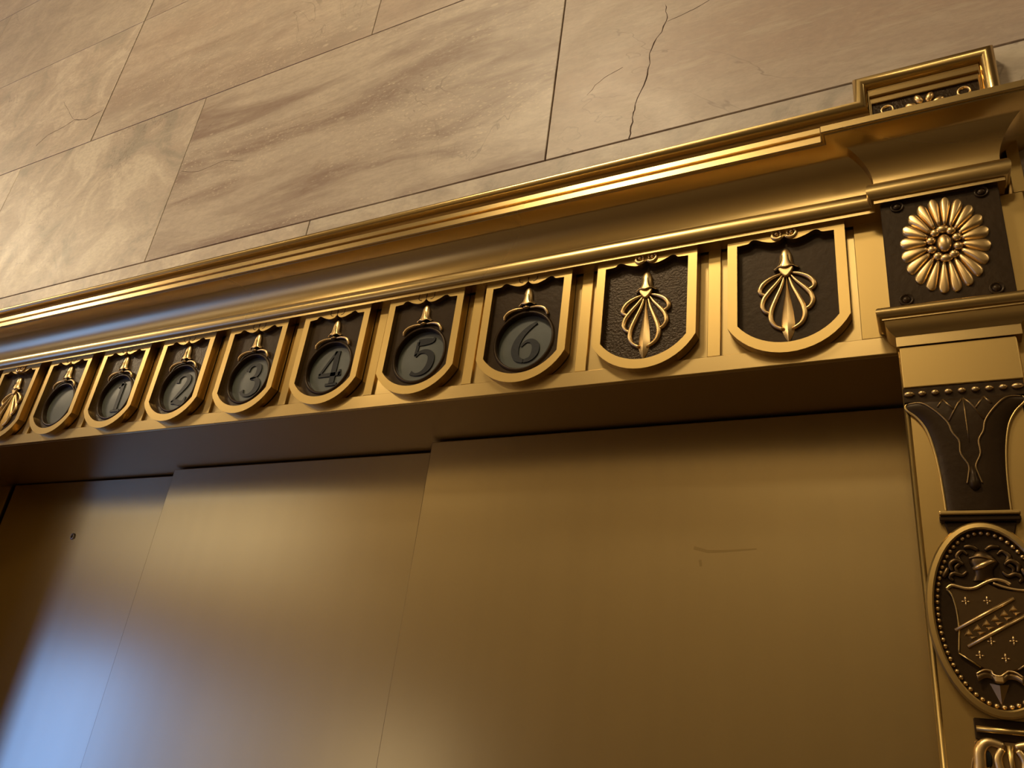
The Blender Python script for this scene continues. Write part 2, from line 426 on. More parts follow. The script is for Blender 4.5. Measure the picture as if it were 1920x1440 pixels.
for i, (lx, ly, power) in enumerate(LAMPS):
    t = thing('ceiling_light', ['round opal ceiling lamp in front of the elevator', 'round opal ceiling lamp near the street door', 'round opal ceiling lamp close to the opposite wall facing the pilaster', 'round opal ceiling lamp close to the opposite wall above the street windows', 'round opal ceiling lamp far from the street door'][i], 'lamp', (lx, ly, CEIL), 'lobby ceiling lamps')
    Geo().lathe([(0.0, 0), (0.29, 0), (0.29, 0.03), (0.26, 0.045), (0, 0.045)], n=32).obj('canopy', GOLD, t, 'angle').rotation_euler = (-pi / 2, 0, 0)
    em = emit('opal_lamp_glass_%d' % i, LAMP_COL, power)
    o = Geo().lathe([(0.255, 0.046), (0.25, 0.075), (0.20, 0.12), (0.12, 0.150), (0.05, 0.162), (0.0, 0.164)], n=32).obj('glass_bowl', em, t, True); o.rotation_euler = (-pi / 2, 0, 0)

# ================================================================== DOORWAY
SOF = -0.1345        # underside of the header
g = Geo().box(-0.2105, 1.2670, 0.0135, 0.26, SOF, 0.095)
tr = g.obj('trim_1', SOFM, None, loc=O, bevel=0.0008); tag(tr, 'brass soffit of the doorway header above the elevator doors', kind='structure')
g = Geo().box(-0.2905, -0.2105, 0.0, 0.26, -Z0, 0.095)
tr = g.obj('trim_2', MOULD, None, loc=O, bevel=0.0015); tag(tr, 'brass door jamb beside the panel with the keyhole', kind='structure')
g = Geo().box(1.2675, 1.350, 0.0135, 0.26, -Z0, 0.095)
tr = g.obj('trim_3', MOULD, None, loc=O, bevel=0.0008); tag(tr, 'brass door jamb behind the ornamented pilaster', kind='structure')
g = Geo().box(-0.2105, 1.2528, 0.235, 0.26, -Z0, SOF)  # flat sheet whose dark colour stands in for the darkness behind the doors
tr = g.obj('trim_4', GROOVE, None, loc=O); tag(tr, 'added panel coloured dark as the unlit shaft behind the elevator doors', kind='structure')
for n, (x0, x1, y, lab) in enumerate(((0.7400, 1.2660, 0.113, 'widest brushed brass elevator door panel, foremost, beside the pilaster'), (0.2490, 0.80, 0.144, 'middle brushed brass elevator door panel between two others'), (-0.2035, 0.31, 0.169, 'hindmost brushed brass elevator door panel with small round keyhole'))):
    o = Geo().box(x0, x1, y, y + 0.022, -Z0 + 0.004, SOF - 0.0022).obj('door_%d' % (n + 1), DOORM, None, loc=O, bevel=0.0012, seg=2)
    tag(o, lab, kind='structure')
    if n == 0:
        DSM = metal('smudged_brass', (0.49, 0.37, 0.165), 0.25, 0.03)
        for pts, wd in (([(1.062, -0.2655), (1.075, -0.2690), (1.092, -0.2685), (1.120, -0.2665)], [0.0016, 0.0014, 0.0010, 0.0006]), ([(1.068, -0.277), (1.069, -0.283)], 0.0012)):
            Geo().ribbon(pts, wd, y - 0.00015, y + 0.001).obj('scuff_mark', DSM, o)
    if n == 2:
        k = Geo().lathe([(0.0028, 0.0), (0.0030, -0.0022), (0.0040, -0.0026), (0.0052, -0.0016), (0.0056, 0.001)], (0.0187, y, -0.233), 24).obj('keyhole_collar', metal('steel_collar', (0.45, 0.42, 0.38), 0.3), o, True)
        Geo().lathe([(0.0, -0.0004), (0.0029, -0.0004), (0.0029, 0.001)], (0.0187, y, -0.233), 16).obj('keyhole', NUM, k)

# ================================================================== FRIEZE
P = 0.13
fz = thing('frieze', 'long brass frieze rail carrying the floor number plaques', 'frieze', O)
Geo().box(-0.2105, 1.2505, 0.0125, 0.0134, -0.1188, 0.0).obj('back_panel', MOULD, fz)
Geo().box(-0.2105, 1.2520, 0.009, 0.0134, SOF, -0.1188).obj('bottom_rail', MOULD, fz, bevel=0.0005)
div0 = Geo().box(-0.0060, 0.0060, 0.0094, 0.0134, -0.1188, -0.002).obj('divider_strip', GOLD, fz, loc=(-0.065, 0, 0), bevel=0.0004)
for i in range(0, 9):
    share(div0, 'divider_strip', fz, (i * P + 0.065, 0, 0))
Geo().box(1.2269, 1.2505, 0.0094, 0.0134, -0.1188, -0.002).obj('end_strip', GOLD, fz, bevel=0.0004)

# -------- shield plaques
HW = 0.0507
def arc_bottom(hw, zc, zb, n=18):
    """from (hw, zc) over (0, zb) to (-hw, zc): circular arc"""
    s = zc - zb; R = (hw * hw + s * s) / (2 * s); c = zb + R
    a = math.asin(hw / R)
    return [(R * sin(a - 2 * a * i / n), c - R * cos(a - 2 * a * i / n)) for i in range(n + 1)]
outer = [(-HW, 0.0), (HW, 0.0)] + arc_bottom(HW, -0.0974, -0.1276)
topc = smooth_curve([(-0.0340, -0.0108), (-0.0315, -0.0102), (-0.0285, -0.0076), (-0.0250, -0.0076), (-0.0190, -0.0106), (-0.0110, -0.0132), (-0.0050, -0.0126), (-0.0016, -0.0100), (0.0, -0.0080)], 5)
topc = [(-0.0420, -0.0112)] + topc
topc = topc + [(-x, z) for x, z in reversed(topc[:-1])]
inner = topc + arc_bottom(0.0420, -0.0967, -0.1178)
def spiral(cx, cz, r0, r1, a0, turns, sgn, n=26):
    return [(cx + sgn * (r0 + (r1 - r0) * i / n) * cos(a0 + turns * 2 * pi * i / n), cz + (r0 + (r1 - r0) * i / n) * sin(a0 + turns * 2 * pi * i / n)) for i in range(n + 1)]
def frame_part(parent, flower):
    fr = ring_prism('frame', outer, inner, 0.0, 0.0115, GOLD, parent, bevel=0.0006)
    for sg in (-1, 1):
        if flower:      # raised volutes
            sp = spiral(0.0060 * sg, -0.0060, 0.0052, 0.0030, -pi * 0.80, 1.0, sg, 30)
            Geo().tube([(x, -0.0006, z) for x, z in sp], [0.0019 - 0.0008 * i / 30 for i in range(31)], 8, 0.9).obj('scroll', RELIEF, fr, True)
            Geo().ellipsoid((0.0064 * sg, -0.0006, -0.0056), (0.0021, 0.0020, 0.0021), 12, 8).obj('scroll_eye', RELIEF, fr, True)
        else:           # engraved volutes
            sp = spiral(0.0062 * sg, -0.0058, 0.0062, 0.0036, pi * 1.02, -0.78, sg, 24)
            Geo().ribbon(sp, 0.00042, -0.00010, 0.0004).obj('engraved_scroll', GROOVE, fr)
    if not flower:
        Geo().ribbon([(0, -0.0060), (0, -0.0082)], 0.0004, -0.00010, 0.0004).obj('engraved_scroll', GROOVE, fr)
    return fr
def bell(parent, top, bot, half, y0):
    """drooping bellflower: three lobed bell in relief with dark gaps"""
    h = top - bot
    prof = [(0.0, 0.0), (0.04, 0.16), (0.14, 0.32), (0.30, 0.42), (0.50, 0.46), (0.66, 0.50), (0.78, 0.60), (0.87, 0.78), (0.92, 1.0)]
    n = 16; vs = []; fs = []
    for t, wv in prof:
        for k in range(n + 1):
            a = pi * k / n
            lobe = 0.10 * h * (0.5 + 0.5 * cos(3 * 2 * (a - pi / 2))) * t ** 3
            vs.append((-cos(a) * wv * half, y0 - sin(a) ** 0.8 * (0.0010 + min(wv, 0.55) * half * 0.62), top - h * t - lobe))
    m = n + 1
    for i in range(len(prof) - 1):
        for k in range(n): fs.append((i * m + k, i * m + k + 1, (i + 1) * m + k + 1, (i + 1) * m + k))
    o = mesh_obj('bellflower', vs, fs, RELIEF, parent, True)
    md = o.modifiers.new('shell', 'SOLIDIFY'); md.thickness = 0.0006
    for sg in (-1, 1):
        Geo().tube(smooth_curve([(sg * half * 0.20, y0 - half * 0.50, top - h * 0.42), (sg * half * 0.26, y0 - half * 0.52, top - h * 0.66), (sg * half * 0.42, y0 - half * 0.56, top - h * 0.88)], 4), 0.00035, 6).obj('groove', GROOVE, o, True)
    return o
PAN = 0.0072
def flower_plaque(i, label):
    t = thing('flower_plaque', label, 'plaque', (i * P, 0, Z0), 'shield plaques on the frieze')
    frame_part(t, True)
    Geo().prism([(x * 1.06, z * 1.004 + 0.0005) for x, z in inner], PAN, 0.0118).obj('panel', DARKH if i == 8 else DARK, t)
    y = PAN
    bell(t, -0.0195, -0.0415, 0.0112, y - 0.0008)
    # pointed tongue under the bell
    Geo().prism(smooth_curve([(-0.0062, -0.0400), (0.0, -0.0385), (0.0062, -0.0400), (0.0048, -0.0448), (0.0, -0.0498), (-0.0048, -0.0448)], 4, True), y - 0.0046, y - 0.0005).obj('tongue', RELIEF, t, bevel=0.0010, seg=2)
    # ribs of the palmette
    ribs = [[(0.0046, -0.0450), (0.0120, -0.0478), (0.0190, -0.0525), (0.0228, -0.0585), (0.0222, -0.0632), (0.0172, -0.0660)],
            [(0.0034, -0.0470), (0.0085, -0.0545), (0.0150, -0.0625), (0.0200, -0.0700), (0.0212, -0.0770), (0.0185, -0.0825), (0.0136, -0.0848)],
            [(0.0020, -0.0490), (0.0052, -0.0600), (0.0098, -0.0715), (0.0135, -0.0820), (0.0142, -0.0905), (0.0112, -0.0975), (0.0046, -0.1020)]]
    for sg in (-1, 1):
        for rb in ribs:
            c = smooth_curve([(sg * x, y - 0.0012, z) for x, z in rb], 5); n = len(c)
            Geo().tube(c, [0.0009 + 0.0015 * sin(min(1.0, k / n * 1.15) * pi * 0.80) for k in range(n)], 8, 1.25).obj('rib', RELIEF, t, True)
    # central keeled leaf
    lv = []; lf = []
    prof = [(-0.0490, 0.0004), (-0.0600, 0.0014), (-0.0720, 0.0030), (-0.0850, 0.0048), (-0.0960, 0.0056), (-0.1030, 0.0052), (-0.1090, 0.0034), (-0.1150, 0.0003)]
    for z, hw in prof:
        lv += [(-hw, y - 0.0003, z), (-hw * 0.5, y - 0.0014 - hw * 0.20, z), (0, y - 0.0016 - hw * 0.50, z), (hw * 0.5, y - 0.0014 - hw * 0.20, z), (hw, y - 0.0003, z)]
    for k in range(len(prof) - 1):
        for j in range(4): lf.append((k * 5 + j, k * 5 + j + 1, k * 5 + j + 6, k * 5 + j + 5))
    mesh_obj('leaf', lv, lf, RELIEF, t, 'angle')
    return t
DIG = {   # strokes in mm around the lens centre: (points, half widths)
 '1': [([(-5.5, 14.5), (-1, 17), (3.0, 20.5)], [0.6, 1.4, 2.6]), ([(2.2, 20), (2.2, -17)], [2.7, 2.7]), ([(-6, -18), (10.5, -18)], [1.2, 1.2])],
 '2': [([(-9, 9), (-8, 15), (-2, 18.8), (5, 18), (9.5, 13), (9, 7), (4.5, 0), (-2.5, -8), (-9.5, -16.5)], [2.6, 1.6, 1.4, 2.0, 2.9, 3.0, 2.4, 1.7, 1.2]), ([(-10, -17), (-3, -16), (5, -18.5), (10.5, -17.5), (12.5, -11)], [1.6, 2.6, 2.6, 1.9, 0.7])],
 '3': [([(-9, 11), (-6, 16.8), (0, 19), (6.5, 16.5), (8, 10), (5, 3.5), (-2, 1.0)], [2.4, 1.6, 1.5, 2.6, 3.0, 2.0, 0.9]), ([(-2, 1.0), (6, 0.5), (11, -5), (10.5, -12.5), (5, -18), (-2, -19.5), (-8, -17.5), (-10.5, -13)], [0.9, 1.8, 3.1, 3.2, 2.0, 1.3, 1.6, 2.5])],
 '4': [([(4.5, 20.5), (4.5, -18)], [2.9, 2.9]), ([(3.5, 20.5), (-5, 8), (-14, -6.5)], [1.2, 1.2, 1.2]), ([(-15, -7), (14, -7)], [1.8, 1.8]), ([(-3, -18.8), (12, -18.8)], [1.2, 1.2]), ([(12.5, -2.0), (13.2, -9)], [0.9, 1.6])],
 '5': [([(-6.5, 16), (2, 16.5), (9.5, 17), (12, 20)], [3.0, 3.1, 2.2, 0.7]), ([(-6.5, 17), (-8.0, 1.5)], [1.5, 1.3]), ([(-8, 1.0), (-3, 5), (4, 5.2), (10, 1), (11.5, -6), (9, -13.5), (3, -18.5), (-4.5, -19.5), (-10, -17)], [1.3, 1.4, 2.0, 2.9, 3.2, 2.9, 1.8, 1.2, 1.9])],
 '6': [([(9, 20), (2, 15.5), (-5, 8.5), (-9.5, 0), (-10.5, -8), (-8, -15.5), (-1, -19.5)], [1.0, 1.9, 2.5, 3.1, 3.2, 2.5, 1.4]), ([(-1, -19.5), (6, -17.5), (10, -11.5), (10, -4.5), (6, 0.5), (0.5, 1.0), (-5, -3.5)], [1.4, 1.9, 3.0, 3.1, 2.0, 1.2, 0.9])],
}
LC = -0.0775         # lens centre below the plaque top
def lens_plaque(i, digit, label):
    t = thing('floor_indicator_plaque', label, 'plaque', (i * P, 0, Z0), 'shield plaques on the frieze')
    frame_part(t, False)
    hole = [(0.0318 * cos(2 * pi * k / 40), LC + 0.0318 * sin(2 * pi * k / 40)) for k in range(40)]
    ring_prism('panel', [(x * 1.06, z * 1.004 + 0.0005) for x, z in inner], hole, 0.0062, 0.0118, DARKH if i in (2, 3) else DARK, t)
    y = 0.0062
    Geo().lathe([(0.0317, 0.0050), (0.0318, 0.0010), (0.0320, -0.0012), (0.0332, -0.0020), (0.0348, -0.0014), (0.0356, 0.0004)], (0, y, LC), 48).obj('lens_ring', DARK, t, True)
    ln = Geo().lathe([(0.0, 0.0044), (0.020, 0.0046), (0.0317, 0.0050), (0.0317, 0.0056), (0.0, 0.0056)], (0, y, LC), 48).obj('lens', GLASS, t, 'angle')
    if digit:
        g = Geo()
        for pts, wd in DIG[digit]:
            sm = smooth_curve([(a, b2, c) for (a, b2), c in zip(pts, wd)], 6) if len(pts) > 2 else [(a, b2, c) for (a, b2), c in zip(pts, wd)]
            g.ribbon([((p[0] * 1.14 + 1.0) * 0.001, LC + p[1] * 0.00112) for p in sm], [p[2] * 0.00136 for p in sm], y + 0.0034, y + 0.0048)
        g.obj('numeral', NUM, ln, bevel=0.0)
    bell(t, -0.0150, -0.0370, 0.0104, y - 0.0006)
    Geo().ellipsoid((0, y - 0.0030, -0.0395), (0.0040, 0.0026, 0.0020), 12, 8).obj('knot', ANTIQ, t, True)
    for sg in (-1, 1):
        c = smooth_curve([(sg * x, y - yy, z) for x, z, yy in ((0.0040, -0.0395, 0.0022), (0.0120, -0.0398, 0.0024), (0.0200, -0.0424, 0.0026), (0.0242, -0.0468, 0.0026), (0.0252, -0.0510, 0.0018))], 5); n = len(c)
        Geo().tube(c, [0.0008 + 0.0010 * sin(k / (n - 1) * pi * 0.85) for k in range(n)], 8, 1.2).obj('leaf_tendril', RELIEF, t, True)
    return t
flower_plaque(-1, 'shield plaque with gilt bellflower palmette at the end of the frieze by the plain jamb')
flower_plaque(0, 'shield plaque with gilt bellflower palmette next to the blank lens plaque')
lens_plaque(1, None, 'shield plaque with round smoked lens showing no number')
for k in range(1, 7):
    lens_plaque(k + 1, str(k), 'shield plaque with round smoked lens showing the number %s' % ('one', 'two', 'three', 'four', 'five', 'six')[k - 1])
flower_plaque(8, 'shield plaque with gilt bellflower palmette next to the number six plaque')
flower_plaque(9, 'shield plaque with gilt bellflower palmette closest to the rosette block')

# ================================================================== CORNICE
cn = thing('cornice', 'projecting brass cornice with deep cove breaking forward over the pilaster', 'cornice', O)
path = [(-0.62, 0.0), (1.2505, 0.0), (1.2505, -0.012), (1.3365, -0.012), (1.3365, 0.0190)]
def sweep_plan(name, prof, mat, smooth='angle', bevel=0.0):
    g = miter_sweep(path, prof, lambda p, h: (p.x, p.y, h))
    return g.obj(name, mat, cn, smooth, bevel=bevel)
tor = [(-0.010, -0.0040), (0.0045, -0.0040), (0.0045, -0.0010)] + [(0.0045 + 0.0052 * cos(a), 0.0078 + 0.0085 * sin(a)) for a in [(-pi / 2 + pi * k / 12) for k in range(13)]] + [(0.0028, 0.0163), (0.0028, 0.0175), (-0.010, 0.0175)]
cove = [(-0.010, 0.0176), (0.0032, 0.0176)] + [(0.0370 - 0.0336 * cos(a), 0.0176 + 0.0356 * sin(a)) for a in [pi / 2 * k / 14 for k in range(15)]] + [(0.0378, 0.0540), (-0.010, 0.0540)]
fas = [(-0.010, 0.0542), (0.0403, 0.0542), (0.0403, 0.0622), (-0.010, 0.0622)]
sweep_plan('torus_moulding', tor, MOULD); sweep_plan('cove_moulding', cove, MOULD); sweep_plan('fascia_moulding', fas, MOULD, False, 0.0009)
Geo().box(-0.62, 1.335, -0.0175, 0.0133, 0.0624, 0.0836).obj('upper_riser', MOULD, cn)
Geo().box(-0.62, 1.335, -0.0200, 0.0133, 0.0838, 0.0906).obj('upper_fillet', MOULD, cn, bevel=0.0006)

# -------- border moulding on the marble, rising into an ear over the pilaster
bd_path = [(-0.62, 0.1340), (1.2365, 0.1340), (1.2365, 0.1620), (1.3535, 0.1620), (1.3535, 0.0640)]
bd_prof = [(0.0, 0.0), (0.0, 0.0130), (0.0008, 0.0165), (0.0030, 0.0190), (0.0060, 0.0196), (0.0088, 0.0184), (0.0110, 0.0158), (0.0122, 0.0125), (0.0126, 0.0090), (0.0126, 0.0)]
g = miter_sweep(bd_path, bd_prof, lambda p, h: (p.x, WY - 0.0003 - h, p.y))
bd = g.obj('border_moulding', MOULD, None, 'angle', loc=O); tag(bd, 'rounded brass border moulding on the marble stepping up over the pilaster', 'moulding')
cp = thing('cresting_panel', 'small dark relief panel with gilt leaves and rings above the cornice', 'panel', O)
def sq(x0, x1, z0, z1): return [(x0, z0), (x0, z1), (x1, z1), (x1, z0)]
ring_prism('outer_fillet', sq(1.2492, 1.3408, 0.092, 0.1493), sq(1.2502, 1.3398, 0.095, 0.1405), 0.0085, 0.0196, MOULD, cp, 0.0005)
ring_prism('inner_fillet', sq(1.2503, 1.3397, 0.0955, 0.1404), sq(1.2515, 1.3385, 0.098, 0.1335), 0.0112, 0.0196, MOULD, cp, 0.0005)
Geo().box(1.2516, 1.3384, 0.0135, 0.0196, 0.0985, 0.1334).obj('panel', DARKH, cp)
rg = Geo().lathe([(0.0038, 0.0), (0.0042, -0.0016), (0.0050, -0.0020), (0.0057, -0.0014), (0.0060, 0.0)], (0, 0.0137, 0), 28).obj('ring', RELIEF, cp, True, (1.2640, 0, 0.1232))
share(rg, 'ring', cp, (1.3265, 0, 0.1240))
cx, cz = 1.2948, 0.1150
for k in range(8):
    a = 2 * pi * k / 8 + pi / 8
    q = Geo().ellipsoid((0, 0, 0), (0.0034, 0.0030, 0.0056), 10, 8).obj('petal', RELIEF, cp, True, (cx + 0.0118 * sin(a), 0.0120, cz + 0.0118 * cos(a))); q.rotation_euler = (0, a, 0)
Geo().ellipsoid((cx, 0.0120, cz), (0.005, 0.004, 0.005)).obj('boss', RELIEF, cp, True)

# ================================================================== ROSETTE BLOCK
rb = thing('rosette_block', 'dark square block with oval gilt rosette at the corner of the surround', 'rosette', O)
BY = -0.012
Geo().box(1.2503, 1.3360, BY, 0.0088, -0.1080, 0.0010).obj('block', DARK, rb, bevel=0.0006)
rcx, rcz = 1.2935, -0.0530
NP = 20
for k in range(NP):
    a = 2 * pi * (k + 0.5) / NP
    L0, L1 = 0.36, 1.0
    prof = [(0.40, 0.30), (0.47, 0.44), (0.56, 0.60), (0.70, 0.80), (0.82, 0.96), (0.90, 1.0), (0.95, 0.90), (0.985, 0.62), (1.0, 0.25)]
    sx, sz = 0.0315, 0.0455
    vs = []; fs = []; n = 8
    wa = pi / NP * 0.93
    for t, wv in prof:
        for j in range(n + 1):
            u = -1 + 2 * j / n
            ang = a + u * wa * wv * 0.88 / t
            hgt = (1 - u ** 4) ** 0.6 * 0.0044 * (0.35 + 0.65 * sin(pi * min(1, (t - 0.24) / 0.80)) ** 0.7)
            vs.append((rcx + sx * t * sin(ang), BY + 0.0006 - hgt, rcz + sz * t * cos(ang)))
    for i in range(len(prof) - 1):
        for j in range(n): fs.append((i * (n + 1) + j, i * (n + 1) + j + 1, (i + 1) * (n + 1) + j + 1, (i + 1) * (n + 1) + j))
    fs.append(tuple((len(prof) - 1) * (n + 1) + j for j in range(n + 1))); fs.append(tuple(range(n + 1)))
    mesh_obj('petal', vs, fs, RELIEF, rb, True)
for k in range(10):
    a = 2 * pi * k / 10
    big = 1.35 if k in (0, 5) else 1.0
    o = Geo().ellipsoid((0, 0, 0), (0.0036 * big, 0.0030, 0.0036), 12, 8).obj('seed_bead', RELIEF, rb, True, (rcx + 0.0096 * sin(a), BY - 0.0014, rcz + 0.0138 * cos(a))); o.rotation_euler = (0, a, 0)
Geo().ellipsoid((rcx, BY - 0.0018, rcz), (0.0052, 0.0042, 0.0082), 16, 10).obj('boss', RELIEF, rb, True)
for x, z in ((1.2630, -0.0085), (1.3240, -0.0085), (1.2625, -0.0995), (1.3235, -0.0995)):
    o = Geo().lathe([(0.0054, 0.0004), (0.0052, -0.0012), (0.0044, -0.0016), (0.0038, -0.0006), (0.0034, -0.0006)], (x, BY, z), 24).obj('button', DARK, rb, True)
    Geo().ellipsoid((x, BY, z), (0.0033, 0.0022, 0.0033)).obj('button_dome', DARK, o, True)

# ================================================================== PILASTER
pl = thing('pilaster', 'flat brass pilaster with moulded cap beside the elevator doors', 'pilaster', O)
PY = -0.0045
PX0, PX1 = 1.2528, 1.3318
Geo().box(PX0 + 0.002, PX1 - 0.002, PY, 0.0088, -Z0, -0.1395).obj('shaft', GOLD, pl)
for x in (PX0 + 0.0022, PX1 - 0.0022):
    Geo().tube([(x, PY + 0.0016, -Z0), (x, PY + 0.0016, -0.1395)], 0.0024, 12).obj('edge_bead', GOLD, pl, True)
Geo().box(1.2528, 1.3320, 0.0090, 0.0133, -Z0, -0.1090).obj('back_plate', GOLD, pl)
Geo().box(1.3320, 1.3535, 0.0030, 0.0133, -Z0, -0.1090).obj('side_plate', GOLD, pl, bevel=0.0006)
Geo().box(1.3362, 1.3535, 0.0020, 0.0133, -0.1089, -0.0042).obj('side_plate', GOLD, pl, bevel=0.0006)
Geo().box(1.3475, 1.3560, 0.0020, 0.0133, -0.0041, 0.0540).obj('side_plate', GOLD, pl)
Geo().box(PX0 + 0.0010, PX1 - 0.0008, PY - 0.0045, PY + 0.001, -0.1745, -0.1395).obj('neck_block', GOLD, pl, bevel=0.0008, seg=2)
cpath = [(1.2505, 0.0088), (1.2505, -0.012), (1.3365, -0.012), (1.3365, 0.0088)]
cprof = [(-0.008, -0.1082), (0.0066, -0.1082)] + [(0.0066 + 0.0040 * cos(a), -0.1128 + 0.0046 * sin(a)) for a in [(pi / 2 - pi * k / 10) for k in range(1, 11)]] + [(0.0066, -0.1190), (0.0052, -0.1190), (0.0046, -0.1230), (0.0024, -0.1272), (-0.0006, -0.1298), (-0.0016, -0.1310), (-0.0016, -0.1392), (-0.008, -0.1392)]
g = miter_sweep(cpath, cprof, lambda p, h: (p.x, p.y, h)); g.obj('cap_moulding', MOULD, pl, 'angle')

# -------- leaf capital
lc = thing('leaf_capital', 'dark flared leaf capital with gilt bead row on the pilaster', 'capital', O)
KX = 1.2918
FY = PY - 0.0002
Geo().box(KX - 0.0385, KX + 0.0385, FY - 0.0035, FY, -0.1862, -0.1750).obj('bead_strip', DARK, lc)
for k in range(9):
    x = KX - 0.0345 + 0.069 * k / 8
    wv = 0.0038 if k in (0, 8) else 0.0028
    Geo().ellipsoid((x, FY - 0.0040, -0.1800), (wv, 0.0026, 0.0021), 12, 8).obj('bead', RELIEF, lc, True)
levels = [(-0.1863, 0.0360, 0.0050), (-0.1885, 0.0385, 0.0060), (-0.1920, 0.0378, 0.0064), (-0.1985, 0.0316, 0.0070), (-0.2087, 0.0262, 0.0072), (-0.2246, 0.0226, 0.0070), (-0.2430, 0.0206, 0.0066), (-0.2600, 0.0198, 0.0062), (-0.2710, 0.0196, 0.0060)]
def cap_y(z, u):
    for i in range(len(levels) - 1):
        a, b2 = levels[i], levels[i + 1]
        if a[0] >= z >= b2[0]:
            t = (a[0] - z) / (a[0] - b2[0]); d = a[2] + (b2[2] - a[2]) * t; h = a[1] + (b2[1] - a[1]) * t
            return FY - d * (1 - min(1, abs(u) / h) ** 4 * 0.75)
    return FY - 0.006
sm = smooth_curve(levels, 4); n = 16; vs = []; fs = []
for z, h, d in sm:
    for j in range(n + 1):
        u = -1 + 2 * j / n
        vs.append((KX + u * h, FY - d * (1 - u ** 4 * 0.75), z))
    vs += [(KX + h, FY, z), (KX - h, FY, z)]
m_ = n + 3
for i in range(len(sm) - 1):
    for j in range(m_): fs.append((i * m_ + j, i * m_ + (j + 1) % m_, (i + 1) * m_ + (j + 1) % m_, (i + 1) * m_ + j))
fs.append(tuple(range(m_))); fs.append(tuple((len(sm) - 1) * m_ + j for j in range(m_)))
body = mesh_obj('bell_body', vs, fs, DARK, lc, 'angle')
for sg in (-1, 1):
    e = smooth_curve([(KX + sg * h * 0.985, FY - d * 0.30, z) for z, h, d in levels], 5)
    Geo().tube(e, 0.0009, 8).obj('edge_rib', GOLD, lc, True)
    lf_ = smooth_curve([(KX + sg * x, cap_y(z, x) - 0.0001, z) for x, z in ((0.0362, -0.1872), (0.0270, -0.1884), (0.0185, -0.1962), (0.0118, -0.2060), (0.0096, -0.2140), (0.0060, -0.2210), (0.0060, -0.2305), (0.0022, -0.2394), (0.0030, -0.2460), (0.0046, -0.2525))], 5)
    Geo().tube(lf_, [0.0009 * (1 - 0.3 * k / len(lf_)) for k in range(len(lf_))], 8).obj('leaf_vein', ANTIQ, lc, True)
    for pts in (((0.0, -0.1866), (0.0035, -0.1910), (0.0108, -0.2048)), ((0.0130, -0.1868), (0.0170, -0.1930)), ((0.0130, -0.1868), (0.0068, -0.1960))):
        Geo().tube([(KX + sg * x, cap_y(z, x) - 0.0001, z) for x, z in pts], 0.0008, 8).obj('leaf_vein', ANTIQ, lc, True)
Geo().tube([(KX, cap_y(z, 0) - 0.0001, z) for z in (-0.188, -0.199, -0.212, -0.222)], [0.0006, 0.0006, 0.0005, 0.0003], 6).obj('leaf_vein', ANTIQ, lc, True)
Geo().tube([(KX, cap_y(z, 0), z) for z in (-0.240, -0.246, -0.251, -0.2545, -0.2572)], [0.0016, 0.0022, 0.0033, 0.0036, 0.0016], 12, 0.9).obj('drop', DARK, lc, True)
Geo().box(KX - 0.0240, KX + 0.0240, FY - 0.0090, FY, -0.2752, -0.2722).obj('base_bar', GOLD, lc, bevel=0.0009, seg=2)
Geo().box(KX - 0.0240, KX + 0.0240, FY - 0.0072, FY, -0.2790, -0.2753).obj('lower_bar', DARK, lc, bevel=0.0008)
Geo().prism([(KX - 0.0215, -0.2791), (KX + 0.0215, -0.2791), (KX + 0.0170, -0.2960), (KX - 0.0170, -0.2960)], FY - 0.0040, FY).obj('tail_block', DARK, lc, bevel=0.0008)

# -------- oval crest medallion
MX, MZ = 1.2912, -0.3425
md = thing('crest_medallion', 'oval bronze medallion with helmet and heraldic shield on the pilaster', 'medallion', (MX, FY - 0.0042, MZ + Z0))
A, B = 0.0372, 0.0612
# all coordinates below are local; y = 0 is the pilaster side
Geo().lathe([(0.0, 0.0), (0.93, 0.0), (0.93, -0.0022), (0.0, -0.0022)], n=48, sx=A, sz=B).obj('field', DARK, md, 'angle')
def oval_ring(name, prof, mat, n=64):
    vs = []; fs = []; k = len(prof)
    for i in range(n):
        q = 2 * pi * i / n
        for off, y in prof: vs.append(((A + off) * cos(q), y, (B + off) * sin(q)))
    for i in range(n):
        for j in range(k): fs.append((i * k + j, i * k + (j + 1) % k, ((i + 1) % n) * k + (j + 1) % k, ((i + 1) % n) * k + j))
    return mesh_obj(name, vs, fs, mat, md, 'angle')
oval_ring('rim', [(0.0, 0.0), (0.0004, -0.0060), (-0.0008, -0.0074), (-0.0036, -0.0078), (-0.0046, -0.0070), (-0.0048, 0.0)], GOLD)
NB = 68
bd0 = None
BQ = []; acc = []; tot = 0.0      # even spacing along the oval
for k in range(720):
    q = 2 * pi * k / 720; acc.append(tot); tot += math.hypot((A - 0.0066) * sin(q), (B - 0.0066) * cos(q))
for k in range(NB):
    BQ.append(2 * pi * min(range(720), key=lambda i: abs(acc[i] - tot * k / NB)) / 720)
for k in range(NB):
    q = BQ[k]
    p = ((A - 0.0066) * cos(q), -0.0028, (B - 0.0066) * sin(q))
    if bd0 is None: bd0 = Geo().ellipsoid((0, 0, 0), (0.00155, 0.0019, 0.00155), 8, 6).obj('bead', RELIEF, md, True, p)
    else: share(bd0, 'bead', md, p)
SH = [(-0.0240, 0.0165), (-0.0205, 0.0180), (-0.0130, 0.0168), (-0.0060, 0.0180), (0.0, 0.0215), (0.0060, 0.0180), (0.0130, 0.0168), (0.0205, 0.0180), (0.0240, 0.0165), (0.0212, 0.0120), (0.0196, 0.0020), (0.0196, -0.0100), (0.0212, -0.0240), (0.0100, -0.0320), (0.0, -0.0375), (-0.0100, -0.0320), (-0.0212, -0.0240), (-0.0196, -0.0100), (-0.0196, 0.0020), (-0.0212, 0.0120)]
YS = -0.0042
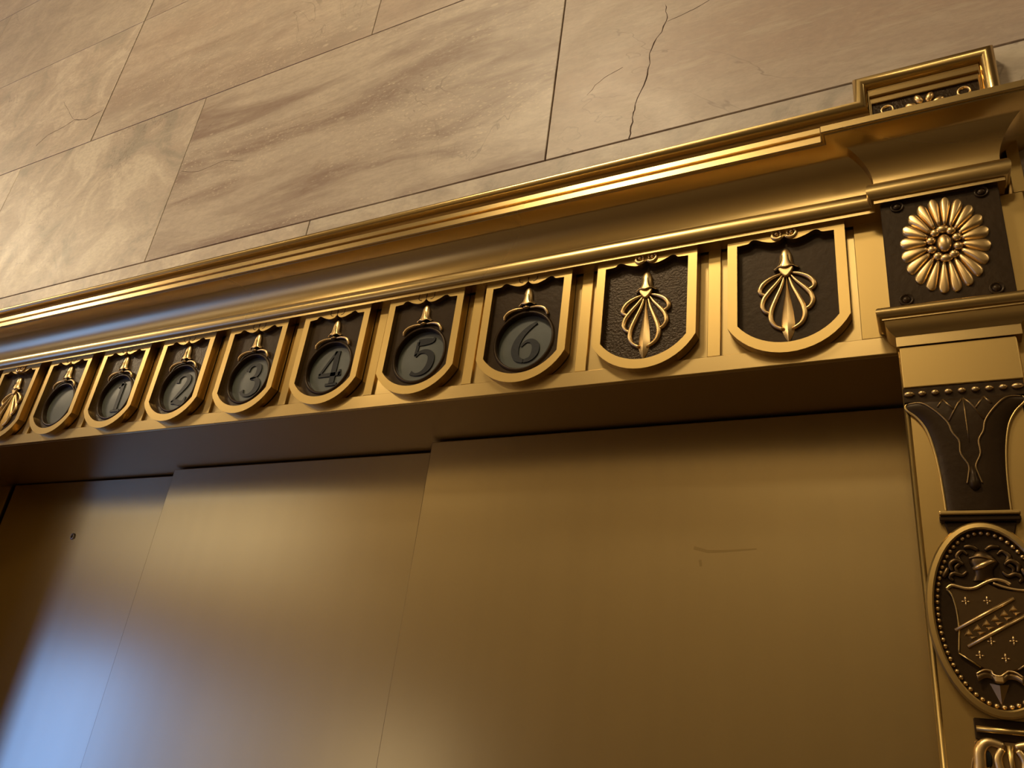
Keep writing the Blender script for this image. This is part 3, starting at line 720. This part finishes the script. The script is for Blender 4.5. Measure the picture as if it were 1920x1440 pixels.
shd = Geo().prism(SH, YS, -0.0021).obj('heraldic_shield', DRELIEF, md, bevel=0.0008)
shd['label'] = 'dark bronze heraldic shield with diagonal band'
for sg in (-1, 1):
    Geo().tube(smooth_curve([(sg * x, YS - 0.0003, z) for x, z in ((0.0240, 0.0165), (0.0212, 0.0120), (0.0196, 0.0020), (0.0196, -0.0100), (0.0212, -0.0240))], 4), 0.0006, 6).obj('shield_edge', GOLD, shd, True)
    Geo().tube([(sg * 0.0212, YS - 0.0003, -0.0240), (sg * 0.0100, YS - 0.0003, -0.0320)], 0.0006, 6).obj('shield_edge', GOLD, shd, True)
Geo().tube(smooth_curve([(x, YS - 0.0012, z) for x, z in ((-0.0240, 0.0165), (-0.0205, 0.0190), (-0.0135, 0.0172), (-0.0076, 0.0176), (-0.0006, 0.0215), (0.0046, 0.0232), (0.0096, 0.0222), (0.0125, 0.0200))], 5), 0.0011, 8).obj('scroll_edge', RELIEF, shd, True)
Geo().tube(smooth_curve([(x, YS - 0.0006, z) for x, z in ((0.0030, 0.0210), (0.0090, 0.0186), (0.0160, 0.0170), (0.0240, 0.0165))], 5), 0.0008, 8).obj('scroll_edge', RELIEF, shd, True)
bdir = Vector((0.0339, 0.0208)).normalized(); bn = Vector((-bdir.y, bdir.x))
bc = Vector((-0.0012, -0.0042))
for off in (0.0058, -0.0058):
    a_ = bc + bn * off
    Geo().tube([(a_.x - bdir.x * 0.0205, YS - 0.0008, a_.y - bdir.y * 0.0205), (a_.x + bdir.x * 0.0205, YS - 0.0008, a_.y + bdir.y * 0.0205)], 0.00115, 8, 1.0).obj('band_bar', RELIEF, shd, True)
for k in range(6):
    s0 = -0.0185 + 0.0062 * k
    def pt(s_, n_): q = bc + bdir * s_ + bn * n_; return (q.x, q.y)
    hi = 0.0034; w_ = 0.0052
    for tri in ((pt(s0, hi * 0.2), pt(s0 + w_, hi), pt(s0 + w_, -hi * 0.3)), (pt(s0 + 0.4 * w_, -hi), pt(s0 + 0.35 * w_, -0.15 * hi), pt(s0 + 1.35 * w_, -hi))):
        c_ = (sum(p[0] for p in tri) / 3, sum(p[1] for p in tri) / 3)
        vs = [(p[0], YS + 0.0002, p[1]) for p in tri] + [(p[0] * 0.45 + c_[0] * 0.55, YS - 0.0012, p[1] * 0.45 + c_[1] * 0.55) for p in tri]
        mesh_obj('check_facet', vs, [(0, 1, 2), (3, 5, 4), (0, 3, 4, 1), (1, 4, 5, 2), (2, 5, 3, 0)], RELIEF, shd)
for x, z in ((-0.0138, 0.0088), (-0.0016, 0.0095), (0.0098, -0.0150), (-0.0024, -0.0158), (-0.0096, -0.0248), (0.0042, -0.0258)):
    g = Geo()
    g.ellipsoid((0, 0, 0.0016), (0.0007, 0.0009, 0.0016), 8, 6); g.ellipsoid((0, 0, -0.0015), (0.0006, 0.0008, 0.0013), 8, 6)
    for sg in (-1, 1): g.ellipsoid((sg * 0.0016, 0, -0.0001), (0.0009, 0.0008, 0.0006), 8, 6)
    g.ellipsoid((0, -0.0003, 0), (0.0007, 0.0008, 0.0006), 8, 6)
    g.obj('fleuron', RELIEF, shd, True, (x, YS, z))
# helmet with visor, neck and plume
hz = [(0.0228, 0.0075, 0.002), (0.0262, 0.0056, 0.003), (0.0300, 0.0060, 0.0040), (0.0345, 0.0078, 0.0048), (0.0385, 0.0072, 0.0044), (0.0412, 0.0048, 0.0034), (0.0424, 0.0012, 0.0018)]
vs = []; fs = []; n = 12
for z, h, d in hz:
    for j in range(n + 1):
        u = -1 + 2 * j / n
        vs.append((-0.0012 + u * h + (0.0018 if (0.030 < z < 0.036 and u > 0.6) else 0), -0.0020 - d * (1 - u * u) ** 0.5, z))
for i in range(len(hz) - 1):
    for j in range(n): fs.append((i * (n + 1) + j, i * (n + 1) + j + 1, (i + 1) * (n + 1) + j + 1, (i + 1) * (n + 1) + j))
hel = mesh_obj('helmet', vs, fs, DRELIEF, md, True)
Geo().tube([(-0.0072, -0.0058, 0.0298), (-0.0020, -0.0074, 0.0318), (0.0030, -0.0070, 0.0345), (0.0062, -0.0048, 0.0352)], [0.0012, 0.0017, 0.0015, 0.0007], 8).obj('visor', RELIEF, hel, True)
Geo().tube(smooth_curve([(-0.0090, -0.0040, 0.0372), (-0.0030, -0.0070, 0.0380), (0.0040, -0.0062, 0.0366), (0.0060, -0.0050, 0.0352)], 4), 0.0007, 8).obj('brow_band', ANTIQ, hel, True)
for sg in (-1, 1):
    for k, pts in enumerate((((0.0085, 0.0400), (0.0115, 0.0425), (0.0150, 0.0390), (0.0135, 0.0345), (0.0165, 0.0310), (0.0150, 0.0270)), ((0.0115, 0.0330), (0.0155, 0.0360), (0.0195, 0.0330), (0.0185, 0.0285)), ((0.0100, 0.0290), (0.0130, 0.0262), (0.0175, 0.0275), (0.0205, 0.0248), (0.0185, 0.0222)), ((0.0210, 0.0310), (0.0228, 0.0270), (0.0245, 0.0245)), ((0.0020, 0.0430), (0.0060, 0.0455), (0.0105, 0.0450)))):
        c = smooth_curve([(sg * x - 0.0008, -0.0028 - 0.0010 * (k % 2), z) for x, z in pts], 4)
        Geo().tube(c, [0.0006 + 0.0012 * sin(pi * (i + 1) / (len(c) + 1)) for i in range(len(c))], 8, 0.8).obj('mantling', DRELIEF, md, True)
# motto ribbon and pendant
rbn = smooth_curve([(-0.0128, -0.0362), (-0.0085, -0.0336), (-0.0048, -0.0338), (-0.0036, -0.0360), (0.0, -0.0368), (0.0026, -0.0350), (0.0050, -0.0334), (0.0085, -0.0340), (0.0118, -0.0366)], 4)
vs = []; fs = []
for i, (x, z) in enumerate(rbn):
    yy = -0.0048 - 0.0010 * cos(i / len(rbn) * 4 * pi)
    vs += [(x, yy, z), (x * 0.98, yy, z - 0.0046)]
for i in range(len(rbn) - 1): fs.append((2 * i, 2 * i + 1, 2 * i + 3, 2 * i + 2))
o = mesh_obj('motto_ribbon', vs, fs, ANTIQ, md, True); sd = o.modifiers.new('thick', 'SOLIDIFY'); sd.thickness = 0.0010
Geo().tube([(x, -0.0056 - 0.0006 * cos(i / len(rbn) * 4 * pi), z) for i, (x, z) in enumerate(rbn)], 0.0006, 6).obj('ribbon_edge', RELIEF, o, True)
Geo().box(-0.0032, 0.0016, -0.0064, -0.0040, -0.0404, -0.0362).obj('ribbon_fold', RELIEF, o, bevel=0.0006)
Geo().add([(-0.0062, -0.0022, -0.0410), (0.0042, -0.0022, -0.0410), (-0.0012, -0.0022, -0.0535), (-0.0010, -0.0046, -0.0420)], [(0, 1, 3), (1, 2, 3), (2, 0, 3), (0, 2, 1)]).obj('pendant', ANTIQ, md)

# -------- scroll bracket under the medallion
sb = thing('scroll_bracket', 'bronze acanthus scroll ornament hanging below the oval medallion', 'bracket', (MX, FY, Z0 - 0.4105))
Geo().tube([(-0.0165, -0.0056, 0.0), (0.0165, -0.0056, 0.0)], 0.0019, 10).obj('top_bar', GOLD, sb, True)
Geo().prism([(-0.0175, 0.0065), (0.0175, 0.0065), (0.0175, -0.0060), (-0.0175, -0.0060)], -0.0036, 0.0).obj('neck', DARK, sb, bevel=0.0006)
Geo().prism(smooth_curve([(-0.0150, -0.0062), (0.0150, -0.0062), (0.0185, -0.0110), (0.0230, -0.0300), (0.0200, -0.0600), (0.0060, -0.0950), (-0.0060, -0.0950), (-0.0200, -0.0600), (-0.0230, -0.0300), (-0.0185, -0.0110)], 4, True), -0.0030, 0.0).obj('leaf_base', ANTIQ, sb, bevel=0.0010)
for sg in (-1, 1):
    c = smooth_curve([(sg * x, -0.0040, z) for x, z in ((0.0030, -0.0085), (0.0110, -0.0070), (0.0158, -0.0120), (0.0170, -0.0230), (0.0200, -0.0330), (0.0190, -0.0520), (0.0090, -0.0800))], 5)
    Geo().tube(c, [0.0022 + 0.0014 * sin(pi * i / len(c)) for i in range(len(c))], 10, 0.9).obj('leaf_lobe', RELIEF, sb, True)
    c = smooth_curve([(sg * x, -0.0040, z) for x, z in ((0.0040, -0.0100), (0.0070, -0.0160), (0.0062, -0.0260), (0.0085, -0.0380), (0.0060, -0.0600))], 5)
    Geo().tube(c, [0.0020 + 0.0008 * sin(pi * i / len(c)) for i in range(len(c))], 10, 0.9).obj('leaf_lobe', RELIEF, sb, True)
    Geo().ellipsoid((sg * 0.0122, -0.0030, -0.0165), (0.0024, 0.0012, 0.0050), 12, 8).obj('leaf_eye', NUM, sb, True)
    c = smooth_curve([(sg * x, -0.0040, z) for x, z in ((0.0130, -0.0215), (0.0100, -0.0280), (0.0120, -0.0360))], 5)
    Geo().tube(c, 0.0014, 8).obj('leaf_fold', GOLD, sb, True)
Geo().tube([(0, -0.0042, z) for z in (-0.0080, -0.0200, -0.0400, -0.0800)], [0.0022, 0.0016, 0.0014, 0.0010], 8).obj('stem', GOLD, sb, True)
